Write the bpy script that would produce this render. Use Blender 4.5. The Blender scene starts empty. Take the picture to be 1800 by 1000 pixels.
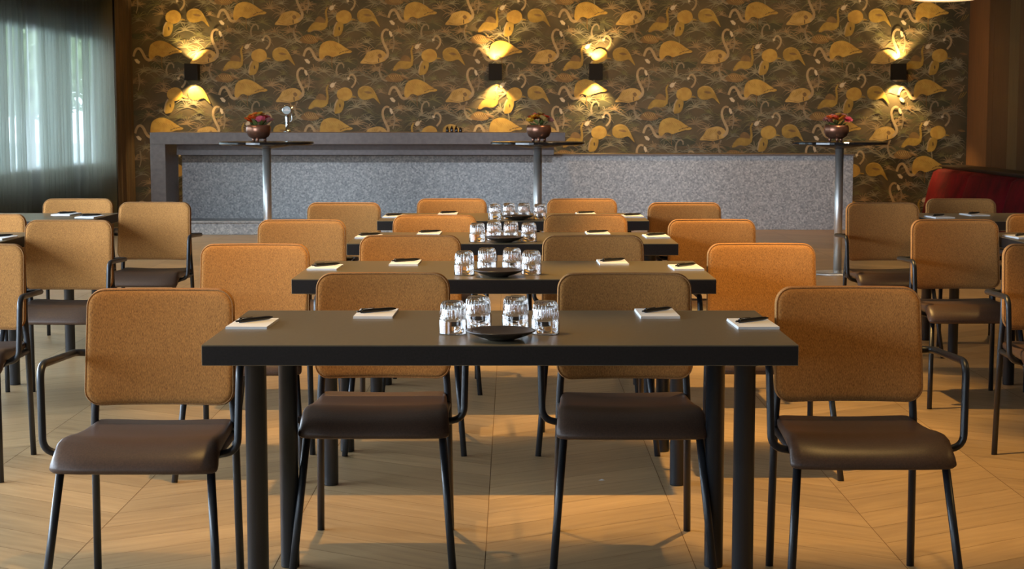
import bpy, bmesh, math, random
from mathutils import Vector, Matrix
C = bpy.context.scene.collection
sc = bpy.context.scene
PI = math.pi

# ------------------------------------------------------------------ camera
cam = bpy.data.cameras.new('camera'); camo = bpy.data.objects.new('camera', cam); C.objects.link(camo)
cam.sensor_width = 36; cam.lens = 60; cam.clip_end = 300
camo.location = (0, 0, 1.3186); camo.rotation_euler = (PI/2 - .0979, 0, 0)
cam.dof.use_dof = True; cam.dof.focus_distance = 5.6; cam.dof.aperture_fstop = 16
sc.camera = camo
sc.view_settings.view_transform = 'Standard'; sc.view_settings.look = 'None'
sc.view_settings.exposure = 0; sc.view_settings.gamma = 1; sc.view_settings.use_curve_mapping = False

# ------------------------------------------------------------------ world and lights
w = bpy.data.worlds.new('sky'); sc.world = w; w.use_nodes = True
w.node_tree.nodes['Background'].inputs[0].default_value = (.72, .86, 1, 1)
w.node_tree.nodes['Background'].inputs[1].default_value = 6.8

def area(name, loc, rot, sx, sy, power, col):
    l = bpy.data.lights.new(name, 'AREA'); l.shape = 'RECTANGLE'; l.size = sx; l.size_y = sy
    l.energy = power; l.color = col
    o = bpy.data.objects.new(name, l); C.objects.link(o); o.location = loc; o.rotation_euler = rot
    return o
DAY = (.70, .84, 1)
# daylight through the windows of the left wall (facing +X, sitting in the openings)
area('daylight_near_window', (-4.82, 6.5, 1.5), (0, -PI/2, 0), 1.5, 8.0, 480, DAY)
area('daylight_rear_window', (-4.82, -2.2, 1.5), (0, -PI/2, 0), 1.5, 4.4, 110, DAY)
WARM = (1, .60, .19)
def lamp(name, loc, power, ang=2.3, r=.03, col=WARM, blend=.6, rot=(0, 0, 0)):
    l = bpy.data.lights.new(name, 'SPOT'); l.energy = power; l.color = col; l.spot_size = ang
    l.spot_blend = blend; l.shadow_soft_size = r
    o = bpy.data.objects.new(name, l); C.objects.link(o); o.location = loc; o.rotation_euler = rot
    return o
for Y, k in ((4.48, 1), (6.2, 1), (8.05, 1), (9.9, 1), (11.7, .8)):          # ceiling spots over the rows of tables
    for X, p in ((-.58, 190 if Y > 5 else 85), (1.08, 260 if Y > 5 else 60)):
        lamp('ceiling_spot', (X, Y, 2.45), p*k, 1.08, blend=.45)
for Y in (4.5, 8.05, 11.7):
    lamp('ceiling_spot', (3.4, Y, 2.45), 90, 1.9)
    lamp('ceiling_spot', (-3.3, Y, 2.45), 25, 1.9)
for Y in (13.6, 15.6, 17.6):                            # unseen spots added to brighten the open floor before the bar
    for X, p in ((-3.0, 150), (-1.0, 150), (1.0, 120), (3.0, 90)):
        lamp('aisle_fill', (X, Y, 2.9), p, 1.3, .03, (1, .70, .40), .8)
for X in (-3.2, -1.2, .7, 2.5):                         # unseen cool spots added to lift the bar front, spilling onto the wallpaper
    lamp('bar_fill', (X, 12.6, 2.6), 430, .55, .08, (.78, .87, 1), .9, (math.radians(74), 0, 0))
for X in (-3.6, -1.6, .3, 2.2, 4.2):  # unseen warm lights added so the upper wallpaper reads brighter
    lamp('wall_fill', (X, 19.4, 3.12), 100, 2.2, .08, (1, .56, .17), .9, (math.radians(38), 0, 0))

# ------------------------------------------------------------------ materials
def mat(name, col, rough=.5, metal=0, **k):
    m = bpy.data.materials.new(name); m.use_nodes = True
    b = m.node_tree.nodes['Principled BSDF']
    b.inputs['Base Color'].default_value = (*col, 1); b.inputs['Roughness'].default_value = rough
    b.inputs['Metallic'].default_value = metal
    for a, v in k.items():
        b.inputs[a.replace('_', ' ')].default_value = v
    return m
def noisy(name, c1, c2, scale=(1, 1, 1), ns=50, rough=.6, bump=0, metal=0, detail=4, lo=.35, hi=.65, **k):
    m = mat(name, c1, rough, metal, **k); nt = m.node_tree; N = nt.nodes; L = nt.links
    b = N['Principled BSDF']
    tc = N.new('ShaderNodeTexCoord'); mp = N.new('ShaderNodeMapping'); mp.inputs['Scale'].default_value = scale
    n = N.new('ShaderNodeTexNoise'); n.inputs['Scale'].default_value = ns; n.inputs['Detail'].default_value = detail
    r = N.new('ShaderNodeValToRGB'); r.color_ramp.elements[0].position = lo; r.color_ramp.elements[1].position = hi
    r.color_ramp.elements[0].color = (*c1, 1); r.color_ramp.elements[1].color = (*c2, 1)
    L.new(tc.outputs['Object'], mp.inputs[0]); L.new(mp.outputs[0], n.inputs['Vector'])
    L.new(n.outputs['Fac'], r.inputs[0]); L.new(r.outputs[0], b.inputs['Base Color'])
    if bump:
        bp = N.new('ShaderNodeBump'); bp.inputs['Strength'].default_value = bump; bp.inputs['Distance'].default_value = .002
        L.new(n.outputs['Fac'], bp.inputs['Height']); L.new(bp.outputs[0], b.inputs['Normal'])
    return m
M_fabric = noisy('tan_woven_fabric', (.23, .10, .026), (.53, .245, .062), (1, 1, .28), 520, .95, .35, detail=3, lo=.3, hi=.7)
M_piping = noisy('tan_piping', (.22, .10, .03), (.36, .18, .06), ns=300, rough=.9)
M_leather = noisy('brown_leather', (.060, .034, .022), (.085, .048, .030), ns=220, rough=.42, bump=.12)
M_black = mat('black_steel', (.012, .014, .018), .38, 0, Specular_IOR_Level=.6)
M_top = noisy('dark_laminate_top', (.135, .108, .062), (.150, .120, .070), ns=60, rough=.32)
M_edge = noisy('black_table_edge', (.012, .009, .007), (.018, .013, .011), (1, 1, 1), 200, .6, Specular_IOR_Level=.3)
M_glass = mat('clear_glass', (1, 1, 1), .0, 0, Transmission_Weight=1, IOR=1.48)
M_plate = noisy('dark_glazed_ceramic', (.020, .015, .012), (.035, .026, .020), ns=30, rough=.28)
M_paper = mat('white_paper', (.80, .80, .80), .7)
M_pen = mat('black_pen_plastic', (.008, .008, .009), .3)
M_steel = noisy('brushed_steel', (.70, .70, .69), (.80, .80, .79), (1, 1, .05), 120, .42, metal=.9)
M_gloss = mat('black_gloss_tabletop', (.012, .012, .013), .12)
M_barbrown = noisy('brown_bar_laminate', (.125, .092, .078), (.16, .118, .10), ns=25, rough=.42)
M_fascia = noisy('grey_brown_fascia', (.13, .11, .105), (.16, .13, .125), ns=25, rough=.4)
M_copper = noisy('copper_bowl', (.33, .15, .09), (.42, .20, .13), ns=30, rough=.32, metal=.75)
M_chrome = mat('chrome', (.75, .76, .76), .08, 1)
M_darkbottle = mat('dark_brown_glass', (.02, .012, .008), .15)
M_red = noisy('red_velvet', (.065, .001, .004), (.135, .002, .007), ns=6, rough=.8, Specular_IOR_Level=.15)
M_darkwood = mat('dark_wood', (.018, .010, .007), .5)
M_sconce = mat('black_sconce', (.005, .004, .003), .6, Specular_IOR_Level=.2)
M_wall = noisy('dark_brown_plaster', (.030, .022, .014), (.038, .028, .018), ns=4, rough=.85)
M_ceil = noisy('dim_beige_ceiling', (.24, .22, .19), (.27, .245, .21), ns=4, rough=.9)
M_frame = mat('dark_window_frame', (.02, .02, .02), .5)
M_drape = noisy('brown_drape', (.035, .022, .009), (.060, .034, .013), (1, 1, .1), 20, .9)
M_green1 = mat('leaf_green', (.16, .20, .05), .6)
M_tree = noisy('tree_leaves', (.20, .27, .12), (.38, .44, .28), ns=2, rough=.7)
def terrazzo():
    m = mat('grey_speckled_terrazzo', (.3, .3, .3), .45); nt = m.node_tree; N = nt.nodes; L = nt.links
    b = N['Principled BSDF']; tc = N.new('ShaderNodeTexCoord')
    v = N.new('ShaderNodeTexVoronoi'); v.inputs['Scale'].default_value = 62
    n = N.new('ShaderNodeTexNoise'); n.inputs['Scale'].default_value = 45; n.inputs['Detail'].default_value = 6; n.inputs['Roughness'].default_value = .8
    mx = N.new('ShaderNodeMath'); mx.operation = 'MULTIPLY_ADD'; mx.inputs[1].default_value = .45
    sp = N.new('ShaderNodeSeparateColor')
    r = N.new('ShaderNodeValToRGB'); e = r.color_ramp.elements
    e[0].position = .42; e[0].color = (.20, .205, .21, 1); e[1].position = .95; e[1].color = (.60, .59, .57, 1)
    x = e.new(.58); x.color = (.33, .335, .34, 1); x = e.new(.78); x.color = (.42, .42, .42, 1)
    L.new(tc.outputs['Object'], v.inputs['Vector']); L.new(tc.outputs['Object'], n.inputs['Vector'])
    L.new(v.outputs['Color'], sp.inputs[0]); L.new(sp.outputs[0], mx.inputs[0]); L.new(n.outputs['Fac'], mx.inputs[2])
    L.new(mx.outputs[0], r.inputs[0]); L.new(r.outputs[0], b.inputs['Base Color'])
    return m
M_terrazzo = terrazzo()
def floor_mat():
    m = mat('oak_plank', (.4, .25, .12), .42); nt = m.node_tree; N = nt.nodes; L = nt.links
    b = N['Principled BSDF']
    at = N.new('ShaderNodeAttribute'); at.attribute_name = 'tone'
    uv = N.new('ShaderNodeUVMap'); uv.uv_map = 'grain'
    mp = N.new('ShaderNodeMapping'); mp.inputs['Scale'].default_value = (1.6, 14, 1)
    n = N.new('ShaderNodeTexNoise'); n.inputs['Scale'].default_value = 2.2; n.inputs['Detail'].default_value = 6; n.inputs['Distortion'].default_value = .6
    r = N.new('ShaderNodeValToRGB'); r.color_ramp.elements[0].position = .3; r.color_ramp.elements[1].position = .72
    r.color_ramp.elements[0].color = (.33, .215, .105, 1); r.color_ramp.elements[1].color = (.44, .298, .148, 1)
    mul = N.new('ShaderNodeMix'); mul.data_type = 'RGBA'; mul.blend_type = 'MULTIPLY'; mul.inputs[0].default_value = 1
    L.new(uv.outputs[0], mp.inputs[0]); L.new(mp.outputs[0], n.inputs['Vector']); L.new(n.outputs['Fac'], r.inputs[0])
    L.new(r.outputs[0], mul.inputs[6]); L.new(at.outputs['Color'], mul.inputs[7]); L.new(mul.outputs[2], b.inputs['Base Color'])
    return m
M_floor = floor_mat(); M_floor.node_tree.nodes['Principled BSDF'].inputs['Roughness'].default_value = .35
M_gap = mat('floor_joint', (.22, .135, .07), .8)
def sheer():
    m = bpy.data.materials.new('sheer_white_voile'); m.use_nodes = True; nt = m.node_tree; N = nt.nodes; L = nt.links
    N.remove(N['Principled BSDF'])
    d = N.new('ShaderNodeBsdfDiffuse'); d.inputs[0].default_value = (.14, .12, .065, 1)
    t = N.new('ShaderNodeBsdfTranslucent'); t.inputs[0].default_value = (.34, .36, .30, 1)
    g = N.new('ShaderNodeBsdfRefraction'); g.inputs['IOR'].default_value = 1.12; g.inputs['Roughness'].default_value = .62
    g.inputs[0].default_value = (.74, .80, .78, 1)
    p = N.new('ShaderNodeBsdfTransparent'); p.inputs[0].default_value = (.9, .95, .93, 1)
    a = N.new('ShaderNodeMixShader'); a.inputs[0].default_value = .45
    b = N.new('ShaderNodeMixShader'); b.inputs[0].default_value = .45
    c = N.new('ShaderNodeMixShader'); c.inputs[0].default_value = .22
    L.new(d.outputs[0], a.inputs[1]); L.new(t.outputs[0], a.inputs[2])
    L.new(a.outputs[0], b.inputs[1]); L.new(g.outputs[0], b.inputs[2])
    L.new(b.outputs[0], c.inputs[1]); L.new(p.outputs[0], c.inputs[2]); L.new(c.outputs[0], N['Material Output'].inputs[0])
    return m
M_sheer = sheer()
def emit(name, col, s):
    m = bpy.data.materials.new(name); m.use_nodes = True; N = m.node_tree.nodes
    b = N['Principled BSDF']; b.inputs['Emission Color'].default_value = (*col, 1); b.inputs['Emission Strength'].default_value = s
    b.inputs['Base Color'].default_value = (*col, 1)
    return m
M_bulb = emit('warm_bulb', (1, .72, .35), 12)
M_lampglow = emit('lamp_diffuser', (1, .80, .52), 2.2)

# ------------------------------------------------------------------ mesh helpers
def obj(name, bm, m, parent=None, smooth=False, loc=None):
    me = bpy.data.meshes.new(name); bm.normal_update(); bm.to_mesh(me); bm.free()
    for x in (m if isinstance(m, (list, tuple)) else [m]): me.materials.append(x)
    if smooth: me.polygons.foreach_set('use_smooth', [True]*len(me.polygons))
    o = bpy.data.objects.new(name, me); C.objects.link(o)
    if parent: o.parent = parent
    if loc: o.location = loc
    return o
def tag(o, label, cat, group=None):
    o['label'] = label; o['category'] = cat
    if group: o['group'] = group
    return o
def thing(name, label, cat, loc=(0, 0, 0), rz=0, group=None):
    o = bpy.data.objects.new(name, None); C.objects.link(o); o.location = loc; o.rotation_euler = (0, 0, rz)
    return tag(o, label, cat, group)
def struct(name, bm, m, parent=None, smooth=False):
    o = obj(name, bm, m, parent, smooth)
    if not parent: o['kind'] = 'structure'
    return o
def copy_tree(o, parent=None):
    c = o.copy(); C.objects.link(c)
    if parent: c.parent = parent
    for ch in list(o.children): copy_tree(ch, c)
    return c
def box(bm, x0, x1, y0, y1, z0, z1, bev=0, mi=0):
    vs = [bm.verts.new((x, y, z)) for x in (x0, x1) for y in (y0, y1) for z in (z0, z1)]
    fs = [bm.faces.new([vs[i] for i in q]) for q in ((0, 1, 3, 2), (4, 6, 7, 5), (0, 4, 5, 1), (2, 3, 7, 6), (0, 2, 6, 4), (1, 5, 7, 3))]
    for f in fs: f.material_index = mi
    if bev:
        es = list({e for f in fs for e in f.edges})
        bmesh.ops.bevel(bm, geom=es, offset=bev, segments=2, affect='EDGES', profile=.6)
    return fs
def fillet(pts, r, n=6):
    pts = [Vector(p) for p in pts]; out = [pts[0]]
    for i in range(1, len(pts)-1):
        a, b, c = pts[i-1], pts[i], pts[i+1]
        d1 = (a-b); d2 = (c-b); rr = min(r, d1.length*.48, d2.length*.48)
        p = b + d1.normalized()*rr; q = b + d2.normalized()*rr
        for k in range(n+1):
            t = k/n; out.append(p*(1-t)**2 + b*2*t*(1-t) + q*t*t)
    out.append(pts[-1]); return out
def tube(bm, pts, r, n=12, cap=True, closed=False):
    pts = [Vector(p) for p in pts]; N = len(pts); rs = r if isinstance(r, list) else [r]*N
    rings = []; up = None
    for i in range(N):
        if closed: t = (pts[(i+1) % N]-pts[i-1]).normalized()
        else: t = (pts[min(i+1, N-1)]-pts[max(i-1, 0)]).normalized()
        if up is None:
            up = Vector((0, 0, 1)) if abs(t.z) < .9 else Vector((1, 0, 0))
        up = (up - t*up.dot(t)).normalized(); s = t.cross(up)
        rings.append([bm.verts.new(pts[i] + (up*math.cos(a)+s*math.sin(a))*rs[i]) for a in [2*PI*k/n for k in range(n)]])
    R = range(N) if closed else range(N-1)
    for i in R:
        A = rings[i]; B = rings[(i+1) % N]
        for k in range(n): bm.faces.new((A[k], A[(k+1) % n], B[(k+1) % n], B[k]))
    if cap and not closed:
        bm.faces.new(rings[0][::-1]); bm.faces.new(rings[-1])
def lathe(bm, prof, n=32, c=(0, 0, 0), rfun=None):
    rings = []
    for r, z in prof:
        if r < 1e-6: rings.append([bm.verts.new((c[0], c[1], c[2]+z))])
        else:
            rings.append([bm.verts.new((c[0]+r*(rfun(a, z) if rfun else 1)*math.cos(a), c[1]+r*(rfun(a, z) if rfun else 1)*math.sin(a), c[2]+z)) for a in [2*PI*k/n for k in range(n)]])
    for A, B in zip(rings, rings[1:]):
        if len(A) == 1 and len(B) == 1: continue
        for k in range(n):
            k2 = (k+1) % n
            if len(A) == 1: bm.faces.new((A[0], B[k2], B[k]))
            elif len(B) == 1: bm.faces.new((A[k], A[k2], B[0]))
            else: bm.faces.new((A[k], A[k2], B[k2], B[k]))
    bmesh.ops.recalc_face_normals(bm, faces=bm.faces)
def BM(): return bmesh.new()

# ------------------------------------------------------------------ the room
XL, XR, YB, YF, ZC = -4.84, 5.68, 21.4, -5.0, 3.2
# floor: herringbone planks
def make_floor():
    bm = BM(); uvl = bm.loops.layers.uv.new('grain'); cl = bm.loops.layers.float_color.new('tone')
    rnd = random.Random(4)
    base = box(bm, XL-.2, XR+.2, YF-.2, YB+.2, -.1, -.0015, mi=1)
    Wd, Ln = .19, .95
    s = math.sqrt(.5)
    def plank(px, py, ang, l, wd):
        ca, sa = math.cos(ang), math.sin(ang); g = .0012
        q = [(g, g), (l-g, g), (l-g, wd-g), (g, wd-g)]
        pts = [(px+ca*a-sa*b, py+sa*a+ca*b) for a, b in q]
        if max(p[0] for p in pts) < XL-.1 or min(p[0] for p in pts) > XR+.1 or max(p[1] for p in pts) < YF or min(p[1] for p in pts) > YB: return
        f = bm.faces.new([bm.verts.new((x, y, 0)) for x, y in pts])
        t = rnd.uniform(.84, 1.12); o = rnd.uniform(0, 50)
        for lp, (a, b) in zip(f.loops, q):
            lp[uvl].uv = (a+o, b+o*.3); lp[cl] = (t, t*rnd.uniform(.995, 1.005), t, 1)
    # chevron: columns of parallelogram boards meeting at straight seams along Y
    cw = .62; slope = .62; st = .20
    x = XL-.2; k = 0
    while x < XR+.2:
        sg = 1 if k % 2 == 0 else -1
        y = YF-1
        while y < YB+1:
            g = .0012
            y0, y1 = (y, y+cw*slope) if sg > 0 else (y+cw*slope, y)
            pts = [(x+g, y0+g), (x+cw-g, y1+g), (x+cw-g, y1+st-g), (x+g, y0+st-g)]
            pts = [(min(max(px, XL-.1), XR+.1), min(max(py, YF), YB)) for px, py in pts]
            if pts[1][0]-pts[0][0] > .01 and pts[2][1]-pts[1][1]+pts[3][1]-pts[0][1] > .02 and pts[2][1] > pts[1][1] and pts[3][1] > pts[0][1]:
                f = bm.faces.new([bm.verts.new((px, py, 0)) for px, py in pts])
                t = rnd.uniform(.86, 1.12); o = rnd.uniform(0, 50)
                for lp, (a, b) in zip(f.loops, [(0, 0), (.73, 0), (.73, .17), (0, .17)]):
                    lp[uvl].uv = (a+o, b+o*.3); lp[cl] = (t, t, t, 1)
            y += st
        x += cw; k += 1
    for f in base:
        if f.is_valid:
            for lp in f.loops: lp[cl] = (1, 1, 1, 1)
    struct('floor', bm, [M_floor, M_gap])
make_floor()
bm = BM(); box(bm, XL-.2, XR+.2, YF-.2, YB+.2, ZC, ZC+.15); struct('ceiling', bm, M_ceil)
WZ0, WZ1 = .75, 2.26
wins = [(-4.4, 0.0), (2.5, 10.5), (12.5, 20.35)]
bm = BM()
box(bm, XL-.2, XL, YF-.2, YB+.2, 0, WZ0); box(bm, XL-.2, XL, YF-.2, YB+.2, WZ1, ZC)
ys = [YF-.2] + [v for a in wins for v in a] + [YB+.2]
for a, b in zip(ys[::2], ys[1::2]): box(bm, XL-.2, XL, a, b, WZ0, WZ1)
struct('wall_left', bm, M_wall)
for i, (a, b) in enumerate(wins[::-1]):
    bm = BM()
    for z in (WZ0, WZ1-.05): box(bm, XL-.14, XL-.08, a, b, z, z+.05)
    n = 4
    for k in range(n+1):
        y = a + (b-a-.05)*k/n; box(bm, XL-.14, XL-.08, y, y+.05, WZ0+.05, WZ1-.05)
    wf = struct('window_%d' % (i+1), bm, M_frame)
    for k in range(n):
        y = a + (b-a-.05)*k/n + .05; bm = BM()
        f = bm.faces.new([bm.verts.new(p) for p in ((XL-.11, y, WZ0+.05), (XL-.11, y+(b-a-.05)/n-.05, WZ0+.05), (XL-.11, y+(b-a-.05)/n-.05, WZ1-.05), (XL-.11, y, WZ1-.05))])
        mg = M_pane if k or i else None
        if mg is None:
            M_pane = bpy.data.materials.new('window_glass'); M_pane.use_nodes = True; nn = M_pane.node_tree.nodes
            tr = nn.new('ShaderNodeBsdfTransparent'); gl = nn.new('ShaderNodeBsdfGlossy'); gl.inputs['Roughness'].default_value = .02
            mxs = nn.new('ShaderNodeMixShader'); mxs.inputs[0].default_value = .05
            M_pane.node_tree.links.new(tr.outputs[0], mxs.inputs[1]); M_pane.node_tree.links.new(gl.outputs[0], mxs.inputs[2])
            M_pane.node_tree.links.new(mxs.outputs[0], nn['Material Output'].inputs[0]); nn.remove(nn['Principled BSDF'])
        obj('pane', bm, M_pane, wf)
bm = BM(); box(bm, XL-.2, XR+.2, YF-.2, YF, 0, ZC); struct('wall_front', bm, M_wall)

# right wall: tall veneer panels with vertical grain
M_pan = [noisy('veneer_%s' % n, a, b, (1, 12, .35), 6, .55, detail=6) for n, a, b in (
    ('warm', (.13, .060, .020), (.20, .09, .030)), ('dark', (.055, .026, .011), (.09, .042, .017)), ('olive', (.085, .055, .024), (.13, .085, .035)))]
bm = BM(); box(bm, XR+.03, XR+.2, YF-.2, YB+.2, 0, ZC, mi=1)
y = YB; rnd = random.Random(8); k = 0
for wd, mi in [(.9, 0), (.22, 1), (.62, 1), (.4, 2), (.5, 1), (.35, 2), (.7, 0)]*8:
    if y-wd < YF: break
    box(bm, XR, XR+.03, y-wd+.006, y, 0, ZC, mi=mi); y -= wd
struct('wall_right', bm, M_pan)

# ------------------------------------------------------------------ back wall with flamingo wallpaper
U = .001427
def wallpaper():
    mats = []
    def wm(name, c1, c2=None, ns=9, rough=.62, **k):
        c2 = c2 or tuple(v*.75 for v in c1)
        mats.append(noisy('paper_'+name, c1, c2, ns=ns, rough=rough, **k)); return len(mats)-1
    G = wm('ground', (.030, .028, .012), (.088, .066, .032), 2.6)
    DG = wm('dark_green', (.030, .034, .016), (.050, .050, .024), 3)
    LB = wm('leaf_brown', (.27, .19, .095), (.15, .11, .06)); LG = wm('leaf_grey', (.22, .20, .13), (.12, .115, .075))
    LO = wm('leaf_olive', (.13, .125, .05), (.075, .075, .032))
    GO = wm('gold', (.40, .27, .055), (.31, .19, .035), 14); TG = wm('tan_gold', (.40, .28, .095), (.30, .20, .055), 14)
    OL = wm('olive_gold', (.31, .215, .040), (.22, .145, .025), 14); NK = wm('neck', (.34, .27, .16), (.27, .20, .11), 14)
    RU = wm('rust', (.17, .105, .035), (.12, .072, .026), 14)
    WH = wm('beak', (.52, .46, .35), (.45, .39, .29)); DK = wm('dark_mark', (.05, .03, .014)); GR = wm('pale_grey_neck', (.24, .20, .13), (.18, .15, .10))
    bm = BM()
    box(bm, XL-.2, XR+.2, YB, YB+.2, 0, ZC, mi=G)
    lay = [0]
    items = []      # (kind, pts, mi)
    def poly(pts, mi): items.append((pts, mi))
    def smooth(pts, n=3):
        out = []; N = len(pts)
        for i in range(N):
            p0, p1, p2, p3 = [pts[(i+j-1) % N] for j in range(4)]
            for k in range(n):
                t = k/n
                out.append(tuple(.5*((2*p1[d])+(-p0[d]+p2[d])*t+(2*p0[d]-5*p1[d]+4*p2[d]-p3[d])*t*t+(-p0[d]+3*p1[d]-3*p2[d]+p3[d])*t**3) for d in (0, 1)))
        return out
    def stroke(pts, w0, w1, mi, n=4):
        P = []
        for i in range(len(pts)-1):
            p0 = pts[max(i-1, 0)]; p1 = pts[i]; p2 = pts[i+1]; p3 = pts[min(i+2, len(pts)-1)]
            for k in range(n):
                t = k/n
                P.append(tuple(.5*((2*p1[d])+(-p0[d]+p2[d])*t+(2*p0[d]-5*p1[d]+4*p2[d]-p3[d])*t*t+(-p0[d]+3*p1[d]-3*p2[d]+p3[d])*t**3) for d in (0, 1)))
        P.append(pts[-1]); L, R = [], []
        for i, p in enumerate(P):
            a = P[max(i-1, 0)]; b = P[min(i+1, len(P)-1)]; dx, dy = b[0]-a[0], b[1]-a[1]; l = math.hypot(dx, dy) or 1
            h = (w0+(w1-w0)*i/(len(P)-1))/2; L.append((p[0]-dy/l*h, p[1]+dx/l*h)); R.append((p[0]+dy/l*h, p[1]-dx/l*h))
        items.append((('strip', L, R), mi))
    r = random.Random(21)
    # dark lagoon patches
    for cx, cy, a, b in ((640, 270, 190, 40), (950, 330, 150, 34), (1250, 420, 150, 34), (700, 620, 170, 34), (420, 20, 120, 26), (1120, 60, 110, 30)):
        poly(smooth([(cx+a*math.cos(t)*r.uniform(.8, 1.1), cy+b*math.sin(t)*r.uniform(.7, 1.2)) for t in [2*PI*k/10 for k in range(10)]]), DG)
    # foliage fans
    fans = [(800, 120, 120, LB), (430, 330, 90, LG), (560, 420, 100, LO), (860, 360, 110, LG), (1000, 470, 80, LO), (460, 60, 90, LO), (730, 240, 90, LO),
            (1110, 130, 80, LB), (340, 430, 90, LB), (520, 330, 90, LG), (900, 80, 90, LG), (600, 500, 110, LB), (1180, 460, 90, LG), (800, 640, 100, LG), (470, 640, 90, LB),
            (980, 320, 80, LB), (1320, 330, 90, LG), (700, 400, 80, LG), (560, 260, 70, LO), (390, 560, 70, LG)]
    fans += [(r.uniform(330, 1400), r.uniform(-20, 650), r.uniform(50, 95), r.choice((LB, LG, LO, LG))) for _ in range(26)]
    for cx, cy, R0, mi in fans:
        nb = r.randint(8, 12); a0 = r.uniform(-.4, .4) - PI/2
        for k in range(nb):
            a = a0 + (k/(nb-1)-.5)*r.uniform(3.2, 4.4); l = R0*r.uniform(.6, 1.25); dr = r.uniform(.05, .45)*l
            p = [(cx, cy), (cx+l*.45*math.cos(a), cy+l*.45*math.sin(a)), (cx+l*.8*math.cos(a), cy+l*.7*math.sin(a)+dr*.35), (cx+l*1.05*math.cos(a), cy+l*.75*math.sin(a)+dr)]
            stroke(p, r.uniform(6, 10), 1.5, mi, 3)
    # G: bending bird low in the reeds
    poly(smooth([(1050, 402), (1095, 350), (1150, 345), (1200, 372), (1215, 405), (1160, 425), (1100, 420)]), RU)
    for k in range(6): stroke([(1085+k*18, 360-k*1), (1100+k*18, 385), (1130+k*16, 408)], 5, 2, TG)
    stroke([(1200, 380), (1245, 395), (1275, 425)], 16, 4, RU)
    stroke([(1028, 258), (1008, 300), (1008, 350), (1030, 395), (1070, 415)], 13, 16, GR)
    stroke([(1385, 340), (1395, 430), (1378, 495)], 10, 6, LG)
    stroke([(385, 350), (393, 430), (378, 495)], 12, 7, GR)
    # F: pale hooked neck
    stroke([(637, 365), (630, 315), (645, 272), (672, 256), (692, 275), (694, 300)], 15, 9, GR)
    # E
    poly(smooth([(820, 545), (815, 498), (842, 464), (888, 453), (932, 468), (962, 505), (985, 552), (1012, 612), (985, 590), (950, 560), (900, 574), (850, 572)]), OL)
    poly(smooth([(868, 506), (905, 500), (940, 516), (905, 522)]), RU)
    stroke([(830, 480), (870, 460), (930, 470), (965, 520)], 7, 5, TG)
    # D
    stroke([(760, 470), (788, 435), (796, 395), (780, 362), (755, 358), (738, 380)], 17, 13, NK)
    poly([(722, 382), (742, 378), (746, 396), (728, 404)], WH)
    poly(smooth([(640, 560), (633, 510), (665, 478), (710, 467), (752, 488), (767, 530), (748, 566), (700, 585)]), GO)
    stroke([(760, 548), (800, 552)], 14, 8, OL)
    poly(smooth([(642, 570), (690, 582), (692, 630), (668, 682), (632, 694), (610, 690), (610, 630)]), OL)
    stroke([(638, 572), (616, 615), (606, 680)], 12, 10, NK)
    poly(smooth([(652, 615), (661, 613), (664, 636), (655, 642)]), DK)
    # C
    poly(smooth([(1185, 245), (1212, 192), (1258, 198), (1290, 250), (1240, 262)]), RU)
    stroke([(1283, 278), (1292, 215), (1284, 150), (1300, 112)], 22, 13, OL)
    poly(smooth([(1122, 318), (1146, 272), (1180, 240), (1235, 242), (1290, 252), (1282, 290), (1240, 310), (1185, 302), (1145, 322)]), OL)
    poly(smooth([(1312, 122), (1330, 96), (1355, 98), (1350, 124), (1330, 136)]), WH)
    stroke([(1340, 110), (1368, 88)], 11, 6, WH)
    # B
    stroke([(1012, 262), (1010, 300), (1018, 330)], 9, 5, RU); stroke([(950, 262), (950, 300)], 6, 4, RU)
    poly(smooth([(838, 258), (872, 212), (900, 166), (950, 146), (1000, 140), (1046, 158), (1070, 195), (1058, 232), (1015, 252), (955, 266), (895, 262)]), TG)
    stroke([(1046, 226), (1074, 196), (1078, 158), (1060, 118), (1041, 75), (1030, 30), (1038, -10), (1062, -32), (1088, -26)], 26, 17, NK)
    poly([(1092, -24), (1112, -12), (1122, 22), (1106, 34), (1092, 6)], WH)
    poly([(1108, 36), (1121, 24), (1124, 40)], DK)
    poly(smooth([(990, 190), (1012, 176), (1028, 200), (1008, 214)]), RU); stroke([(998, 215), (1000, 250)], 7, 9, DK)
    stroke([(870, 240), (930, 256), (985, 250)], 4, 3, RU)
    for k in range(5): stroke([(985-k*22, 160+k*5), (960-k*20, 190+k*6), (925-k*14, 215+k*5)], 5, 2, OL)
    # A
    stroke([(592, 195), (590, 250), (594, 300)], 9, 6, RU)
    stroke([(515, 195), (492, 226), (462, 226), (440, 198), (422, 160), (400, 134), (374, 138), (356, 166), (346, 200)], 27, 20, NK)
    poly(smooth([(480, 205), (482, 150), (494, 105), (522, 78), (565, 64), (612, 68), (662, 90), (705, 120), (742, 142), (768, 156), (750, 170), (710, 172), (672, 184), (635, 194), (600, 206), (560, 192), (530, 200), (505, 225)]), GO)
    poly([(352, 226), (376, 221), (402, 246), (394, 264), (370, 256)], WH)
    for k in range(7): stroke([(520+k*24, 92+k*5), (545+k*24, 118+k*6), (585+k*22, 150+k*3)], 5, 2, OL)
    for x0, y0 in ((655, 172), (680, 160), (705, 156), (725, 152)): stroke([(x0, y0), (x0+22, y0-9)], 7, 3, DK)
    # anchor of tile: A body centre (600,130); photo px -> wall metres
    ax, az = XR_anchor
    i0 = 0
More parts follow.
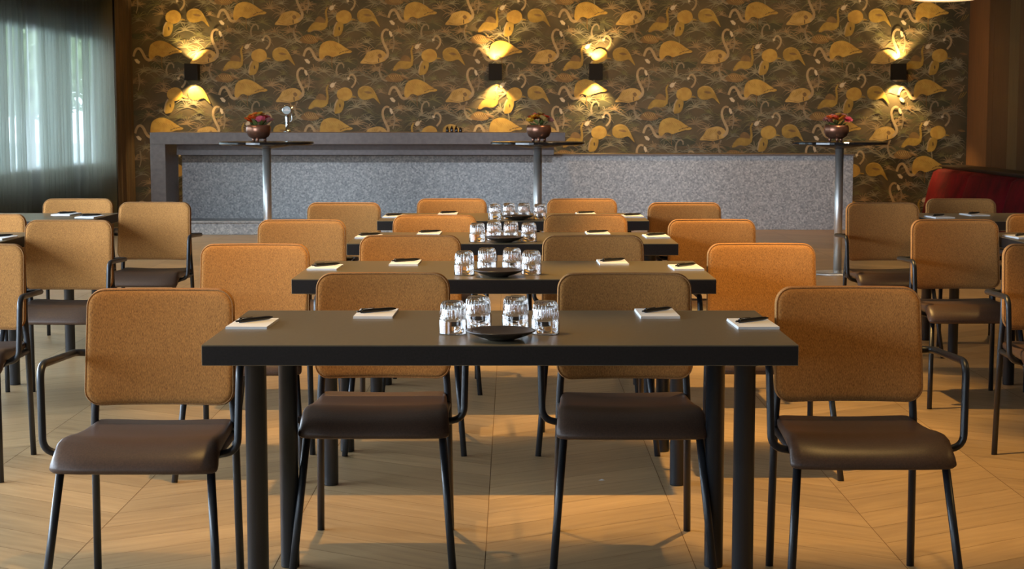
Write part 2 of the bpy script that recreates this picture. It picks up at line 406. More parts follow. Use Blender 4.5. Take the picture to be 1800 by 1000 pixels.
    for ix in range(-6, 7):
        for iz in range(-3, 4):
            ox = ax + ix*1.0575; oz = az + iz*.952 - (.476 if ix % 2 else 0)
            if oz > ZC+.8 or oz < -.7: continue
            for j, (it, mi) in enumerate(items):
                yy = YB - .0004 - j*.000022
                def W(p): return (ox+(p[0]-600)*U, yy, oz-(p[1]-130)*U)
                def ok(ps): return all(XL < q[0] < XR+.0 and 0 < q[2] < ZC-.02 for q in ps)
                if it[0] == 'strip':
                    L = [W(p) for p in it[1]]; R = [W(p) for p in it[2]]
                    if not ok(L+R): continue
                    lv = [bm.verts.new(p) for p in L]; rv = [bm.verts.new(p) for p in R]
                    for k in range(len(L)-1):
                        f = bm.faces.new((lv[k], lv[k+1], rv[k+1], rv[k])); f.material_index = mi
                else:
                    P = [W(p) for p in it]
                    if not ok(P): continue
                    f = bm.faces.new([bm.verts.new(p) for p in P]); f.material_index = mi
    bm.normal_update()
    for f in bm.faces:
        if f.normal.y > .5 and f.calc_center_median().y < YB-.0001: f.normal_flip()
    struct('wall_back', bm, mats)
# the bird whose body sits at photo (1180, 86)
XR_anchor = (2.003, 2.165)
wallpaper()

# ------------------------------------------------------------------ curtains and the view outside
def drape(name, x, y0, y1, z0, z1, amp, per, m, seed, label, cat):
    bm = BM(); r = random.Random(seed); n = int((y1-y0)/.018); cols = []
    ph = 0; zs = [z0, z0+(z1-z0)*.33, z0+(z1-z0)*.66, z1]
    for i in range(n+1):
        y = y0+(y1-y0)*i/n; ph += .018*2*PI/per*(1+.45*math.sin(y*3.1+seed)+.3*math.sin(y*7.7))
        cols.append([bm.verts.new((x+amp*(1.1-.35*k/3)*math.sin(ph+.15*k*math.sin(y*5))+.3*amp*math.sin(ph*2.3+k*.2), y, z)) for k, z in enumerate(zs)])
    for A, B in zip(cols, cols[1:]):
        for k in range(3): bm.faces.new((A[k], B[k], B[k+1], A[k+1]))
    o = obj(name, bm, m, smooth=True); return tag(o, label, cat)
drape('sheer_curtain', XL+.13, 12.0, 20.30, .02, ZC-.02, .034, .17, M_sheer, 3, 'long sheer curtain glowing with daylight over the left window', 'curtain')
drape('brown_curtain', XL+.11, 20.36, 21.32, .02, ZC-.02, .045, .15, M_drape, 5, 'narrow opaque brown drape gathered in the corner beside the flamingo wallpaper', 'curtain')

bm = BM(); box(bm, -60, XL-.25, -20, 90, -.25, -.05)
o = obj('pale_paving', bm, noisy('pale_paving', (.22, .25, .26), (.30, .33, .34), ns=1, rough=.8)); o['kind'] = 'structure'; o.name = 'ground'
def crown(bm, r, seed):
    rr = random.Random(seed)
    for k in range(3200):
        a = rr.uniform(0, 2*PI); b = math.acos(rr.uniform(-1, 1)); q = r*rr.uniform(.55, 1.05)
        c = Vector((q*math.sin(b)*math.cos(a), q*math.sin(b)*math.sin(a), q*.75*math.cos(b)))
        u = Vector((rr.uniform(-1, 1), rr.uniform(-1, 1), rr.uniform(-1, 1))).normalized(); v = u.orthogonal().normalized()
        s = rr.uniform(.10, .2)
        bm.faces.new([bm.verts.new(c+p) for p in (u*s, v*s*.5, -u*s, -v*s*.5)])
for i, (x, y, h, r, lab) in enumerate(((-9.3, 33, 3.0, 2.2, 'rightmost leafy tree outside, seen blurred through the sheer curtain'), (-12.0, 38.6, 3.2, 2.4, 'middle leafy tree outside, behind the sheer curtain'),
        (-16.0, 44.6, 3.4, 2.8, 'leafy tree outside between the middle and the leftmost, behind the sheer curtain'), (-8.6, 26, 3.6, 1.2, 'nearer leafy tree outside at the left edge of the curtained window'))):
    t = thing('tree', lab, 'tree', (x, y, -.05)); bm = BM(); tube(bm, [(0, 0, 0), (.03, 0, h*.5), (0, 0, h)], [.12, .09, .05]); obj('trunk', bm, M_darkwood, t)
    bm = BM(); crown(bm, r, i); obj('crown', bm, M_tree, t, loc=(0, 0, h))

# ------------------------------------------------------------------ bar
BY = 19.3
t = thing('bar_counter', 'long brown bar counter with a square end leg standing before the flamingo wall', 'bar counter', (0, 0, 0))
bm = BM(); box(bm, -4.08, .60, BY, BY+.75, 1.01, 1.144, .004); obj('worktop', bm, M_barbrown, t)
bm = BM(); box(bm, -4.08, -3.91, BY, BY+.75, 0, 1.01, .003); obj('leg', bm, M_barbrown, t)
bm = BM(); box(bm, -3.84, .48, BY+.30, BY+.34, .885, 1.01); obj('fascia', bm, M_fascia, t)
bm = BM(); box(bm, -3.84, .60, BY-.16, BY+.68, 0, .135, .004); box(bm, -3.84, .60, BY-.19, BY-.1, .137, .152, 0); obj('footrest', bm, [M_terrazzo], t)
t = thing('low_bar_front', 'long low grey speckled terrazzo bar front running behind the high tables', 'bar counter', (0, 0, 0))
bm = BM(); box(bm, -3.86, 3.99, 20.0, 20.62, .0, .865, .003); obj('front_panel', bm, M_terrazzo, t)
bm = BM(); box(bm, -3.87, 4.0, 19.985, 20.64, .865, .884, .003); obj('coping', bm, M_fascia, t)
# beer tap
bx = -2.57
t = thing('beer_tap', 'chrome beer tap with round badge standing on the brown bar', 'beer tap', (bx, 19.6, 1.144))
bm = BM(); lathe(bm, [(0, 0), (.045, 0), (.045, .01), (.022, .02), (.019, .1), (.026, .17), (.02, .2), (0, .2)], 20); obj('column', bm, M_chrome, t, True)
bm = BM(); lathe(bm, [(0, -.012), (.052, -.012), (.058, 0), (.052, .012), (0, .012)], 28)
bmesh.ops.rotate(bm, verts=bm.verts, matrix=Matrix.Rotation(PI/2, 3, 'X')); b = obj('badge', bm, M_chrome, t, True, (-.0, -.02, .25))
bm = BM(); lathe(bm, [(0, -.004), (.046, -.004), (.046, 0), (0, 0)], 28); bmesh.ops.rotate(bm, verts=bm.verts, matrix=Matrix.Rotation(PI/2, 3, 'X')); obj('badge_face', bm, mat('grey_enamel', (.42, .50, .50), .4), b, False, (0, -.0125, 0))
bm = BM(); box(bm, -.036, .036, -.018, -.0165, -.011, .006, 0)
box(bm, -.017, .017, -.018, -.0165, .006, .020, 0); obj('emblem', bm, M_paper, b)
bm = BM(); tube(bm, fillet([(.02, 0, .12), (.055, 0, .13), (.058, -.01, .29)], .02), .007); obj('handle', bm, M_chrome, t, True)
for i, (px, h, lab) in enumerate(((-.735, .068, 'leftmost of four small dark bottles on the bar by the wall lamp'), (-.685, .072, 'second from left of four small dark bottles on the bar'), (-.635, .072, 'third from left of four small dark bottles on the bar'), (-.585, .062, 'rightmost and shortest of four small dark bottles on the bar'))):
    bm = BM(); lathe(bm, [(0, 0), (.017, 0), (.018, .003), (.018, h*.65), (.009, h*.8), (.009, h), (0, h)], 16)
    tag(obj('bottle', bm, M_darkbottle, None, True, (px, 19.5, 1.144)), lab, 'bottle', 'small dark bottles on the bar')

# ------------------------------------------------------------------ wall sconces
def sconce(x, label):
    t = thing('wall_sconce', label, 'wall lamp', (x, YB-.004, 1.873), 0, 'up-and-down wall lamps on the flamingo wallpaper')
    bm = BM(); hw, h, d = .082, .10, .17
    for a, b, c, e in ((-hw, -hw+.006, -d, 0), (hw-.006, hw, -d, 0), (-hw+.006, hw-.006, -d, -d+.006), (-hw+.006, hw-.006, -.006, 0)): box(bm, a, b, c, e, -h, h)
    box(bm, -hw+.006, hw-.006, -d+.006, -.006, -.03, .03); obj('housing', bm, M_sconce, t)
    for s in (1, -1):
        bm = BM(); lathe(bm, [(0, -.014), (.026, -.01), (.03, 0), (.026, .01), (0, .014)], 16); obj('bulb', bm, M_bulb, t, True, (0, -.085, s*.05))
        lamp('sconce_light', (x, YB-.095, 1.873+s*.085), 110, 1.75, .018, (1, .62, .22), .55, (PI, 0, 0) if s > 0 else (0, 0, 0))
for px, lab in ((343, 'black box wall lamp nearest the curtain, above the left high table'), (871, 'black box wall lamp left of the middle pair on the flamingo wall'),
                (1046, 'black box wall lamp right of the middle pair on the flamingo wall'), (1573, 'black box wall lamp nearest the red banquette, on the right')):
    sconce((px-900)/3000*21.35, lab)

# ------------------------------------------------------------------ red banquette along the right wall
t = thing('banquette', 'low red velvet banquette running along the right panelled wall', 'sofa', (0, 0, 0))
bm = BM()
y0, y1 = 12.8, 21.05
yy = y0; k = 0; segs = 5; L = (y1-y0)/segs
for k in range(segs):
    a = y0+k*L; n = 14; cols = []
    for i in range(n+1):
        s = .5-.5*math.cos(PI*i/n); y = a+L*s; pf = .03*(1-(2*s-1)**14); cols.append([bm.verts.new((x-(pf if j not in (0, 7) else 0), y, z-(.012*(2*s-1)**4 if j in (4, 5) else 0))) for j, (x, z) in enumerate(((5.34, .08), (5.05, .09), (5.09, .25), (5.13, .45), (5.19, .655), (5.25, .69), (5.34, .685), (5.42, .66)))])
    for A, B in zip(cols, cols[1:]):
        for j in range(7): bm.faces.new((A[j], A[j+1], B[j+1], B[j]))
    bm.faces.new(cols[0][::-1]); bm.faces.new(cols[-1])
bmesh.ops.remove_doubles(bm, verts=bm.verts, dist=.0005)
bmesh.ops.recalc_face_normals(bm, faces=bm.faces)
obj('backrest', bm, M_red, t, True)
bm = BM(); box(bm, 5.34, 5.66, y0, y1+.2, 0, .70, .005); box(bm, 5.32, 5.67, y0, y1+.25, .70, .722, .004); obj('ledge', bm, M_darkwood, t)
bm = BM(); box(bm, 5.10, 5.34, y0, y1, 0, .078); obj('plinth', bm, M_darkwood, t)

# ------------------------------------------------------------------ lampshade top right
t = thing('pendant_lamp', 'glowing round pendant lampshade at the top right of the room', 'pendant lamp', (3.62, 14.5, 2.295))
bm = BM(); lathe(bm, [(.255, 0), (.262, 0), (.262, .30), (.255, .30), (.255, 0)], 48); obj('lamp_shade', bm, noisy('cream_shade', (.7, .52, .3), (.75, .56, .34), ns=20, rough=.8), t, True)
bm = BM(); lathe(bm, [(0, .012), (.25, .012), (.254, .02), (0, .022)], 48); obj('diffuser', bm, M_lampglow, t)
bm = BM(); tube(bm, [(0, 0, .30), (0, 0, ZC-2.295)], .004); tube(bm, [(-.254, 0, .295), (.254, 0, .295)], .004); obj('cord', bm, M_black, t)

# ------------------------------------------------------------------ high tables with flower bowls
fl_cols = {'orange': (.90, .20, .03), 'yellow': (.90, .50, .04), 'pink': (.80, .13, .20), 'coral': (.90, .18, .09), 'ochre': (.50, .32, .09), 'mauve': (.52, .22, .20)}
M_fl = {k: mat('petal_'+k, v, .55) for k, v in fl_cols.items()}
def blossom(seed, r):
    rr = random.Random(seed); bm = BM()
    for ring, (np_, tilt, sc_) in enumerate(((5, 1.25, .6), (7, .8, .85), (8, .35, 1))):
        for k in range(np_):
            a = 2*PI*k/np_+ring*.4+rr.uniform(-.1, .1); l = r*sc_; T = tilt+rr.uniform(-.1, .1)
            d = Vector((math.cos(a)*math.cos(T), math.sin(a)*math.cos(T), math.sin(T))); s = Vector((-math.sin(a), math.cos(a), 0)); u = d.cross(s)
            g = [[bm.verts.new(d*l*i/3 + s*j*l*.38*math.sin(PI*(.22+.55*i/3)) - u*(.12*l*(i/3)**2 - .12*l*abs(j))) for j in (-1, 0, 1)] for i in range(4)]
            for A, B in zip(g, g[1:]):
                for j in (0, 1): bm.faces.new((A[j], A[j+1], B[j+1], B[j]))
    return bm
mesh_cache = {}
def flower_bowl(x, y, z, label, seed, order):
    t = thing('flower_bowl', label, 'flower arrangement', (x, y, z))
    bm = BM(); lathe(bm, [(0, .022), (.05, .024), (.085, .045), (.104, .085), (.103, .118), (.094, .138), (.089, .138), (.098, .115), (.098, .088), (.08, .05), (0, .034)], 36)
    bw = obj('bowl', bm, M_copper, t, True)
    for k in range(3):
        a = 2*PI*k/3+.5; bm = BM(); lathe(bm, [(0, 0), (.011, .001), (.013, .015), (.012, .035), (0, .036)], 12); obj('foot', bm, M_copper, t, True, (.055*math.cos(a), .055*math.sin(a), 0))
    rr = random.Random(seed); r = random.Random(seed+9)
    pos = []
    for k, c in enumerate(order):
        a = k*2.399+rr.uniform(-.2, .2); q = .092*math.sqrt((k+.4)/len(order)); h = .214-.05*(q/.092)**2+rr.uniform(-.008, .012)
        bm = blossom(seed*50+k, rr.uniform(.034, .044)); f = obj('flower', bm, M_fl[c], t, True, (q*math.cos(a)*1.05, q*math.sin(a), h))
        f.rotation_euler = (rr.uniform(-.3, .3)-q*6*math.sin(a), q*6*math.cos(a), rr.uniform(0, 6))
    bm = BM()
    for k in range(46):
        a = r.uniform(0, 2*PI); l = r.uniform(.06, .10); p0 = Vector((0, 0, .105)); d = Vector((math.cos(a)*l, math.sin(a)*l, r.uniform(.02, .085)))
        s = Vector((-math.sin(a), math.cos(a), 0))*.012
        bm.faces.new([bm.verts.new(p) for p in (p0+d*.45, p0+d*.8+s, p0+d*1.08, p0+d*.8-s)])
    obj('leaves', bm, M_green1, t)
def high_table(x, y, label):
    t = thing('high_table', label, 'bar table', (x, y, 0), 0, 'round black standing tables')
    bm = BM(); lathe(bm, [(0, 1.085), (.385, 1.085), (.395, 1.092), (.395, 1.106), (.390, 1.112), (0, 1.112)], 64); obj('tabletop', bm, M_gloss, t)
    bm = BM(); lathe(bm, [(0, 1.055), (.05, 1.055), (.19, 1.075), (.205, 1.0845), (0, 1.0845)], 40); obj('support_plate', bm, M_black, t, True)
    bm = BM(); lathe(bm, [(0, .02), (.035, .02), (.035, 1.056), (0, 1.056)], 32); obj('pole', bm, M_steel, t, True)
    bm = BM(); lathe(bm, [(0, 0), (.215, 0), (.22, .006), (.214, .014), (.06, .02), (.036, .03), (0, .03)], 56); obj('base', bm, M_steel, t, True)
HY = 14.35
for px, bx, lab, blab, sd, od in (
    (470, 457, 'round black standing table left of the middle one, in front of the brown bar', 'copper bowl of orange, yellow and pink flowers on the leftmost standing table', 1,
     ['yellow', 'orange', 'ochre', 'orange', 'yellow', 'coral', 'pink', 'orange', 'pink', 'ochre', 'pink', 'yellow', 'orange', 'mauve']),
    (945, 947, 'round black standing table in the middle, behind the rearmost dining table', 'copper bowl of coral and yellow flowers on the middle standing table', 2,
     ['ochre', 'coral', 'yellow', 'ochre', 'orange', 'coral', 'mauve', 'yellow', 'coral', 'mauve', 'ochre', 'coral', 'yellow', 'mauve']),
    (1474, 1467, 'round black standing table on the right with its steel base in view', 'dark copper bowl of red-orange and mauve flowers on the rightmost standing table', 3,
     ['yellow', 'mauve', 'ochre', 'coral', 'orange', 'mauve', 'pink', 'coral', 'mauve', 'mauve', 'yellow', 'orange', 'mauve', 'pink'])):
    high_table((px-900)/3000*HY, HY, lab); flower_bowl((bx-900)/3000*HY, HY-.02, 1.112, blab, sd, od)

# ------------------------------------------------------------------ dining tables
def make_table(label):
    t = thing('dining_table', label, 'table', group='dark rectangular tables in rows')
    bm = BM(); W, D = 1.495, .77
    box(bm, -W/2, W/2, 0, D, .698, .7485, .0015, mi=1); box(bm, -W/2+.0005, W/2-.0005, .0005, D-.0005, .7475, .75, 0, mi=0)
    obj('tabletop', bm, [M_top, M_edge], t)
    for x in (-W/2+.1235, W/2-.1235):
        for y in (.075, D-.075):
            bm = BM(); lathe(bm, [(0, 0), (.026, 0), (.0275, .004), (.0275, .69), (.045, .692), (.045, .698), (0, .698)], 24); obj('leg', bm, M_black, t, True, (x, y, 0))
    bm = BM()
    for x in (-W/2+.1235, W/2-.1235): box(bm, x-.012, x+.012, .1, D-.1, .672, .698)
    box(bm, -W/2+.15, W/2-.15, D-.10, D-.08, .672, .698); obj('underframe', bm, M_black, t)
    return t
rows = [4.235, 5.975, 7.665, 9.356]; cx = [-.030, -.0285, .0026, .0062]
names = ['front', 'second', 'third', 'rearmost']
T0 = None
tabs = []
for r in range(4): tabs.append((cx[r], rows[r], '%s table of the middle column, dark brown, set with glasses' % names[r] if r else 'large dark brown table nearest the camera, set with glasses and notepads'))
tabs += [(-3.085, rows[3], 'dark table at far left before the curtain, with two notepads'), (-3.085, rows[2], 'dark table cut by the left edge of the photo, with one notepad'),
         (3.08, rows[3], 'dark table at far right before the red banquette, with two notepads'), (3.08, rows[2], 'dark table cut by the right edge, with one notepad at its corner')]
for x, y, lab in tabs:
    if T0 is None: T0 = make_table(lab); o = T0
    else: o = copy_tree(T0); o['label'] = lab
    o.location = (x, y, 0)

# ------------------------------------------------------------------ chairs
def rrect(hw, hh, r, n=7):
    out = []
    for cx_, cz_, a0 in ((hw-r, hh-r, 0), (-(hw-r), hh-r, PI/2), (-(hw-r), -(hh-r), PI), (hw-r, -(hh-r), 1.5*PI)):
        for k in range(n+1):
            a = a0+PI/2*k/n; out.append((cx_+r*math.cos(a), cz_+r*math.sin(a)))
    # extra points on the straight top/bottom/side edges
    res = []
    for i in range(len(out)):
        a, b = out[i], out[(i+1) % len(out)]; res.append(a)
        if math.hypot(a[0]-b[0], a[1]-b[1]) > .05:
            for k in range(1, 8): res.append((a[0]+(b[0]-a[0])*k/8, a[1]+(b[1]-a[1])*k/8))
    return res
BH, BW = .165, .212
def bend(x, y, z):           # cushion space -> chair space: concave in plan, reclined, slightly tapered
    zz = z
    x *= 1 + .03*(z/BH)*-.4
    return (x, y - .030*(x/BW)**2 + .045*(zz/BH)*.5 - .028, zz + .666)
def make_chair():
    t = thing('dining_chair', 'x', 'chair', group='tan fabric armchairs with black tube frames')
    # backrest cushion
    bm = BM(); T = .044; e = .020; rings_f = []; rings_b = []
    ds = [0, .0015, .005, .010, .016, .024, .045, .075, .105, .135]
    for d in ds:
        dep = (T/2-e) + (math.sqrt(max(e*e-(e-min(d, e))**2, 0))) + .004*min(1, d/.1)
        o = rrect(BW-d, BH-d, max(.048-d, .004)); rings_f.append([bm.verts.new(bend(x, -dep, z)) for x, z in o])
        rings_b.append([bm.verts.new(bend(x, dep, z)) for x, z in o])
    n = len(rings_f[0])
    cnt = min(len(q) for q in rings_f)
    for R in (rings_f, rings_b):
        for A, B in zip(R, R[1:]):
            if len(A) == len(B):
                for k in range(n): bm.faces.new((A[k], A[(k+1) % n], B[(k+1) % n], B[k]))
        bm.faces.new(R[-1])
    for k in range(n): bm.faces.new((rings_f[0][k], rings_f[0][(k+1) % n], rings_b[0][(k+1) % n], rings_b[0][k]))
    bmesh.ops.recalc_face_normals(bm, faces=bm.faces)
    back = obj('backrest', bm, M_fabric, t, True)
    bm = BM(); o = rrect(BW-.004, BH-.004, .044); tube(bm, [bend(x, -.0155, z) for x, z in o], .0024, 6, closed=True); obj('piping', bm, M_piping, back, True)
    # seat
    prof = [(.005, .438), (.0, .452), (-.06, .449), (-.14, .447), (-.22, .451), (-.29, .459), (-.345, .462), (-.385, .456), (-.42, .441), (-.445, .420), (-.458, .398), (-.460, .386),
            (-.452, .381), (-.43, .386), (-.39, .402), (-.32, .417), (-.2, .420), (-.08, .420), (-.0, .424)]
    cy_, cz_ = -.22, .435; bm = BM(); st = [-1, -.985, -.95, -.88, -.6, -.3, 0, .3, .6, .88, .95, .985, 1]; cols = []
    for s in st:
        a = abs(s); q = 1 - (.55 if a > .999 else .22 if a > .98 else .05 if a > .94 else 0); col = []
        for y, z in prof:
            hw = .196 + (.222-.196)*min(1, -y/.46 if y < 0 else 0)
            zc = .432 if y > -.36 else .432-(.036*min(1, (-.36-y)/.1)); yy = y
            if y < -.40: yy = y + .022*a**10
            if y > -.03: yy = y - .02*a**10
            dip = -.006*(1-s*s) if z > .43 else 0
            col.append(bm.verts.new((s*hw, yy, zc+(z-zc)*q+dip)))
        cols.append(col)
    m_ = len(prof)
    for A, B in zip(cols, cols[1:]):
        for k in range(m_): bm.faces.new((A[k], A[(k+1) % m_], B[(k+1) % m_], B[k]))
    bm.faces.new(cols[0]); bm.faces.new(cols[-1][::-1]); bmesh.ops.recalc_face_normals(bm, faces=bm.faces)
    obj('seat', bm, M_leather, t, True)
    for s in (-1, 1):
        bm = BM(); tube(bm, fillet([(s*.208, .0, 0), (s*.202, -.022, .44), (s*.196, -.024, .52), (s*.186, .002, .78)], .06), .0115); obj('leg', bm, M_black, t, True)
        bm = BM(); tube(bm, [(s*.233, -.515, 0), (s*.198, -.405, .402)], .0115); obj('leg', bm, M_black, t, True)
        bm = BM(); tube(bm, fillet([(s*.190, .004, .640), (s*.258, .006, .643), (s*.268, -.335, .655), (s*.262, -.35, .425), (s*.195, -.33, .408)], .045), .0105); obj('armrest', bm, M_black, t, True)
    bm = BM()
    for s in (-1, 1): tube(bm, [(s*.202, -.02, .412), (s*.198, -.40, .402)], .0095)
    tube(bm, [(-.198, -.40, .400), (.198, -.40, .400)], .0095); tube(bm, [(-.20, -.03, .412), (.20, -.03, .412)], .0095)
    obj('seat_frame', bm, M_black, t, True)
    return t
chairs = [
 (-1.000, 4.875, 0, 'tan armchair at the left end of the front table, lower left of the photo'),
 (.968, 4.935, 0, 'tan armchair at the right end of the front table, shaded lower right of its back'),
 (-.405, 5.375, 0, 'tan armchair tucked behind the front table, left of its glasses'),
 (.352, 5.360, 0, 'tan armchair tucked behind the front table, right of its glasses'),
 (-.99, 6.60, 0, 'tan armchair at the left end of the second table'),
 (.965, 6.63, 0, 'bright orange-lit armchair at the right end of the second table'),
 (-.42, 7.08, 0, 'tan armchair tucked behind the second table, left side'),
 (.335, 7.08, 0, 'tan armchair tucked behind the second table, right side'),
 (-1.00, 8.15, 0, 'tan armchair at the left end of the third table'),
 (.955, 8.19, 0, 'orange-lit armchair at the right end of the third table'),
 (-.385, 8.55, 0, 'tan armchair tucked behind the third table, left side'),
 (.37, 8.61, 0, 'tan armchair tucked behind the third table, right side'),
 (-.96, 9.79, 0, 'tan armchair at the left end of the rearmost table, before the grey bar front'),
 (.985, 9.79, 0, 'orange-lit armchair at the right end of the rearmost table, before the grey bar front'),
 (-.36, 10.27, 0, 'orange armchair behind the rearmost table, left of its glasses'),
 (.42, 10.27, 0, 'orange armchair behind the rearmost table, right of its glasses'),
 (-2.60, 10.27, 0, 'tan armchair behind the far left table, close to the curtain'),
 (-2.05, 9.85, -.06, 'armchair at right end of the far left table, diagonal shadow on its back'),
 (-2.10, 8.13, -.04, 'orange-tan armchair on the left, standing in front of the far left table'),
 (-2.66, 8.64, 0, 'armchair at the left photo edge behind the table, only its right corner showing'),
 (-2.085, 6.60, 0, 'nearest armchair cut by the left edge of the photo'),
 (2.115, 9.79, .03, 'olive-brown shaded armchair beside the right steel pole'),
 (2.11, 8.17, .03, 'orange armchair on the right before the red banquette, arm on its left side'),
 (2.69, 10.27, 0, 'brownish armchair behind the far right table, in front of the red banquette'),
 (2.70, 8.63, 0, 'armchair at the right photo edge, only the left top corner of its back showing'),
 (2.10, 6.60, 0, 'nearest armchair cut by the right edge of the photo'),
]
C0 = None
for x, y, rz, lab in chairs:
    if C0 is None: C0 = make_chair(); o = C0
    else: o = copy_tree(C0)
    o['label'] = lab; o.location = (x, y, 0); o.rotation_euler = (0, 0, rz)

# ------------------------------------------------------------------ glasses, plates
def glass_bm():
    bm = BM()
    # upturned tumbler: wide smooth lip below, shoulder step, ribbed body above with thick foot on top
    out = [(.0345, 0), (.0362, .001), (.0368, .003), (.0372, .034), (.0370, .0375), (.0350, .0395), (.0338, .042), (.0333, .055), (.0322, .068), (.0308, .078), (.0280, .0850), (.0240, .0875), (.012, .0868), (0, .0862)]
    inn = [(0, .0745), (.012, .0745), (.022, .0735), (.0275, .070), (.0285, .064), (.0298, .050), (.0312, .041), (.0338, .037), (.0345, .033), (.0343, .003), (.0345, 0)]
    n = 160; loops = []
    def ring(r, z, k):
        if r < 1e-6: return [bm.verts.new((0, 0, z))]
        return [bm.verts.new((r*(1+k*math.cos(20*a))*math.cos(a), r*(1+k*math.cos(20*a))*math.sin(a), z)) for a in [2*PI*i/n for i in range(n)]]
    P = [ring(r, z, (.05 if .043 < z < .082 else .02 if .040 < z < .0865 else 0)) for r, z in out]
    Q = [ring(r, z, .0) for r, z in inn[:-1]]
    def conn(A, B):
        for k in range(n):
            k2 = (k+1) % n
            if len(A) == 1: bm.faces.new((A[0], B[k2], B[k]))
            elif len(B) == 1: bm.faces.new((A[k], A[k2], B[0]))
            else: bm.faces.new((A[k], A[k2], B[k2], B[k]))
    for A, B in zip(P, P[1:]): conn(A, B)
    for A, B in zip(Q, Q[1:]): conn(A, B)
    conn(Q[-1], P[0]); bmesh.ops.recalc_face_normals(bm, faces=bm.faces)
    return bm
G0 = None
gl = [[(-.155, .225), (-.092, .345), (.010, .345), (.088, .225)],
      [(-.172, .165), (-.092, .30), (.0, .30), (.070, .185)],
      [(-.158, .105), (-.083, .225), (-.005, .225), (.077, .135)],
      [(-.095, .10), (-.018, .21), (.067, .21), (.155, .13)]]
pos = ['leftmost', 'second from left', 'third from left', 'rightmost']
pl = [(-.028, .105), (-.048, .10), (-.034, .098), (.032, .098)]
tn = ['front table', 'second table', 'third table', 'rearmost table']
for r in range(4):
    for k, (x, dy) in enumerate(gl[r]):
        if G0 is None: G0 = obj('drinking_glass', glass_bm(), M_glass, None, True); o = G0
        else: o = G0.copy(); C.objects.link(o)
        tag(o, '%s of the four upturned ribbed glasses on the %s' % (pos[k], tn[r]), 'glass', 'upturned ribbed glasses on the tables')
        o.location = (x, rows[r]+dy, .7503); o.rotation_euler = (0, 0, .13*k+.05*r)
P0 = None
for r, (x, dy) in enumerate(pl):
    if P0 is None:
        bm = BM(); lathe(bm, [(0, 0), (.034, 0), (.037, .003), (.060, .0095), (.080, .0175), (.0885, .0225), (.0895, .0245), (.0870, .0255), (.078, .0225), (.058, .0150), (.035, .0095), (0, .0085)], 56)
        P0 = obj('plate', bm, M_plate, None, True); o = P0
    else: o = P0.copy(); C.objects.link(o)
    o.location = (x, rows[r]+dy, .7503)
    tag(o, 'small dark ceramic plate in front of the glasses on the %s' % tn[r], 'plate', 'small dark plates on the tables')

# ------------------------------------------------------------------ notepads and pens
def pad_bm():
    bm = BM()
    for k in range(4): box(bm, -.056+.0003*k, .056-.0002*(k % 2), -.100, .100-.0004*k, .0018*k, .0018*k+.0016)
    return bm
def make_pen():
    t = thing('pen', 'x', 'pen', group='black ballpoint pens on notepads')
    def rod(p, n=14):
        bm = BM(); lathe(bm, p, n); bmesh.ops.rotate(bm, verts=bm.verts, matrix=Matrix.Rotation(PI/2, 3, 'Y')); return bm
    obj('barrel', rod([(0, -.058), (.0052, -.057), (.0056, -.05), (.0054, .035), (.0046, .048), (.002, .062), (0, .0635)]), M_pen, t, True)
    obj('push_button', rod([(0, -.070), (.0028, -.0695), (.003, -.058), (0, -.0575)]), M_pen, t, True)
    bm = BM(); box(bm, -.054, -.012, -.0015, .0015, .0062, .0078, 0); box(bm, -.056, -.05, -.0015, .0015, .004, .0078, 0); obj('clip', bm, M_pen, t)
    return t
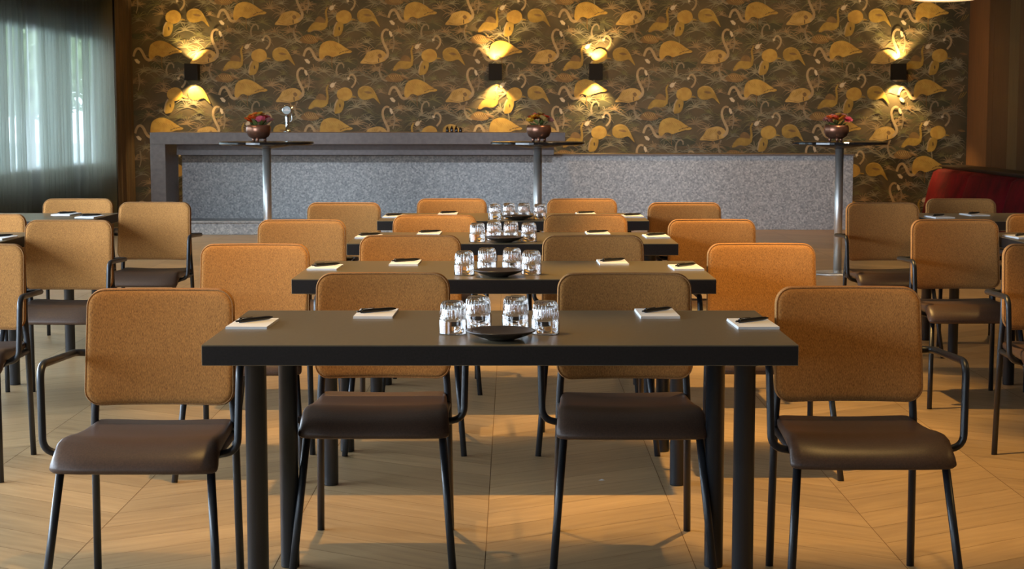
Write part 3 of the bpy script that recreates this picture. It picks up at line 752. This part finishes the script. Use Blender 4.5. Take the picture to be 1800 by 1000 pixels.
pads = [ # x, y, rz, row description
 (-.712, 4.655, -.03, 'notepad on the front table, leftmost, beside the left end chair', 'front table, leftmost notepad'),
 (-.392, 4.895, -.02, 'notepad on the front table, before the tucked-in left chair', 'front table, second notepad from left'),
 (.418, 4.895, .02, 'notepad on the front table, before the tucked-in right chair', 'front table, third notepad from left'),
 (.660, 4.650, .03, 'notepad on the front table, rightmost, beside the right end chair', 'front table, rightmost notepad'),
 (-.705, 6.42, -.03, 'notepad on the second table at its left end', 'second table, leftmost notepad'),
 (-.415, 6.62, -.02, 'notepad on the second table, behind the front left chair back', 'second table, second notepad from left'),
 (.392, 6.64, .02, 'notepad on the second table, above the front right chair back', 'second table, third notepad from left'),
 (.655, 6.41, .03, 'notepad on the second table at its right end', 'second table, rightmost notepad'),
 (-.680, 8.09, -.03, 'notepad on the third table at its left end', 'third table, leftmost notepad'),
 (-.402, 8.31, -.02, 'notepad on the third table, above the second-row left chair', 'third table, second notepad from left'),
 (.417, 8.31, .02, 'notepad on the third table, above the second-row right chair', 'third table, third notepad from left'),
 (.685, 8.10, .03, 'notepad on the third table at its right end', 'third table, rightmost notepad'),
 (-.675, 9.74, -.03, 'notepad on the rearmost table at its left end', 'rearmost table, leftmost notepad'),
 (-.374, 9.99, -.02, 'notepad on the rearmost table before the orange left chair', 'rearmost table, second notepad from left'),
 (.432, 9.99, .02, 'notepad on the rearmost table before the orange right chair', 'rearmost table, third notepad from left'),
 (.690, 9.76, .03, 'notepad on the rearmost table at its right end', 'rearmost table, rightmost notepad'),
 (-2.60, 9.95, -.1, 'notepad on the far left table, nearer the curtain chair', 'far left table, left notepad'),
 (-2.40, 9.70, -.1, 'notepad on the far left table, near its right end', 'far left table, right notepad'),
 (-2.41, 8.00, -.1, 'notepad on the table cut by the left photo edge', 'table cut by the left photo edge'),
 (2.425, 9.68, .1, 'notepad on the far right table, at its left end', 'far right table, left notepad'),
 (2.685, 9.90, .1, 'notepad on the far right table, before the chair by the banquette', 'far right table, right notepad'),
 (2.415, 8.07, .1, 'notepad on the table cut by the right photo edge', 'table cut by the right photo edge'),
]
A0 = Q0 = None
rr = random.Random(2)
for i, (x, y, rz, lab, pn) in enumerate(pads):
    if A0 is None: A0 = obj('notepad', pad_bm(), M_paper); o = A0; Q0 = make_pen(); q = Q0
    else: o = A0.copy(); C.objects.link(o); q = copy_tree(Q0)
    tag(o, 'white '+lab, 'notepad', 'white notepads on the tables'); o.location = (x, y, .7503); o.rotation_euler = (0, 0, rz)
    q['label'] = 'black pen lying on the notepad of the ' + pn if pn[:5] == 'table' else 'black pen lying on a notepad: ' + pn
    q.location = (x+.004, y+.015+rr.uniform(-.01, .01), .7503+.0072+.0058); q.rotation_euler = (0, 0, .75+rr.uniform(-.12, .12))
# tiny paper scrap on the floor
bm = BM(); v = [bm.verts.new(p) for p in ((-.012, 0, .001), (.0, -.008, .003), (.014, .004, .001), (.002, .006, .006))]; bm.faces.new(v)
bmesh.ops.solidify(bm, geom=bm.faces[:], thickness=.0006)
tag(obj('paper_scrap', bm, M_paper, None, False, (.325, 6.11, .001)), 'tiny white paper scrap lying on the floor under the front right chair', 'scrap')
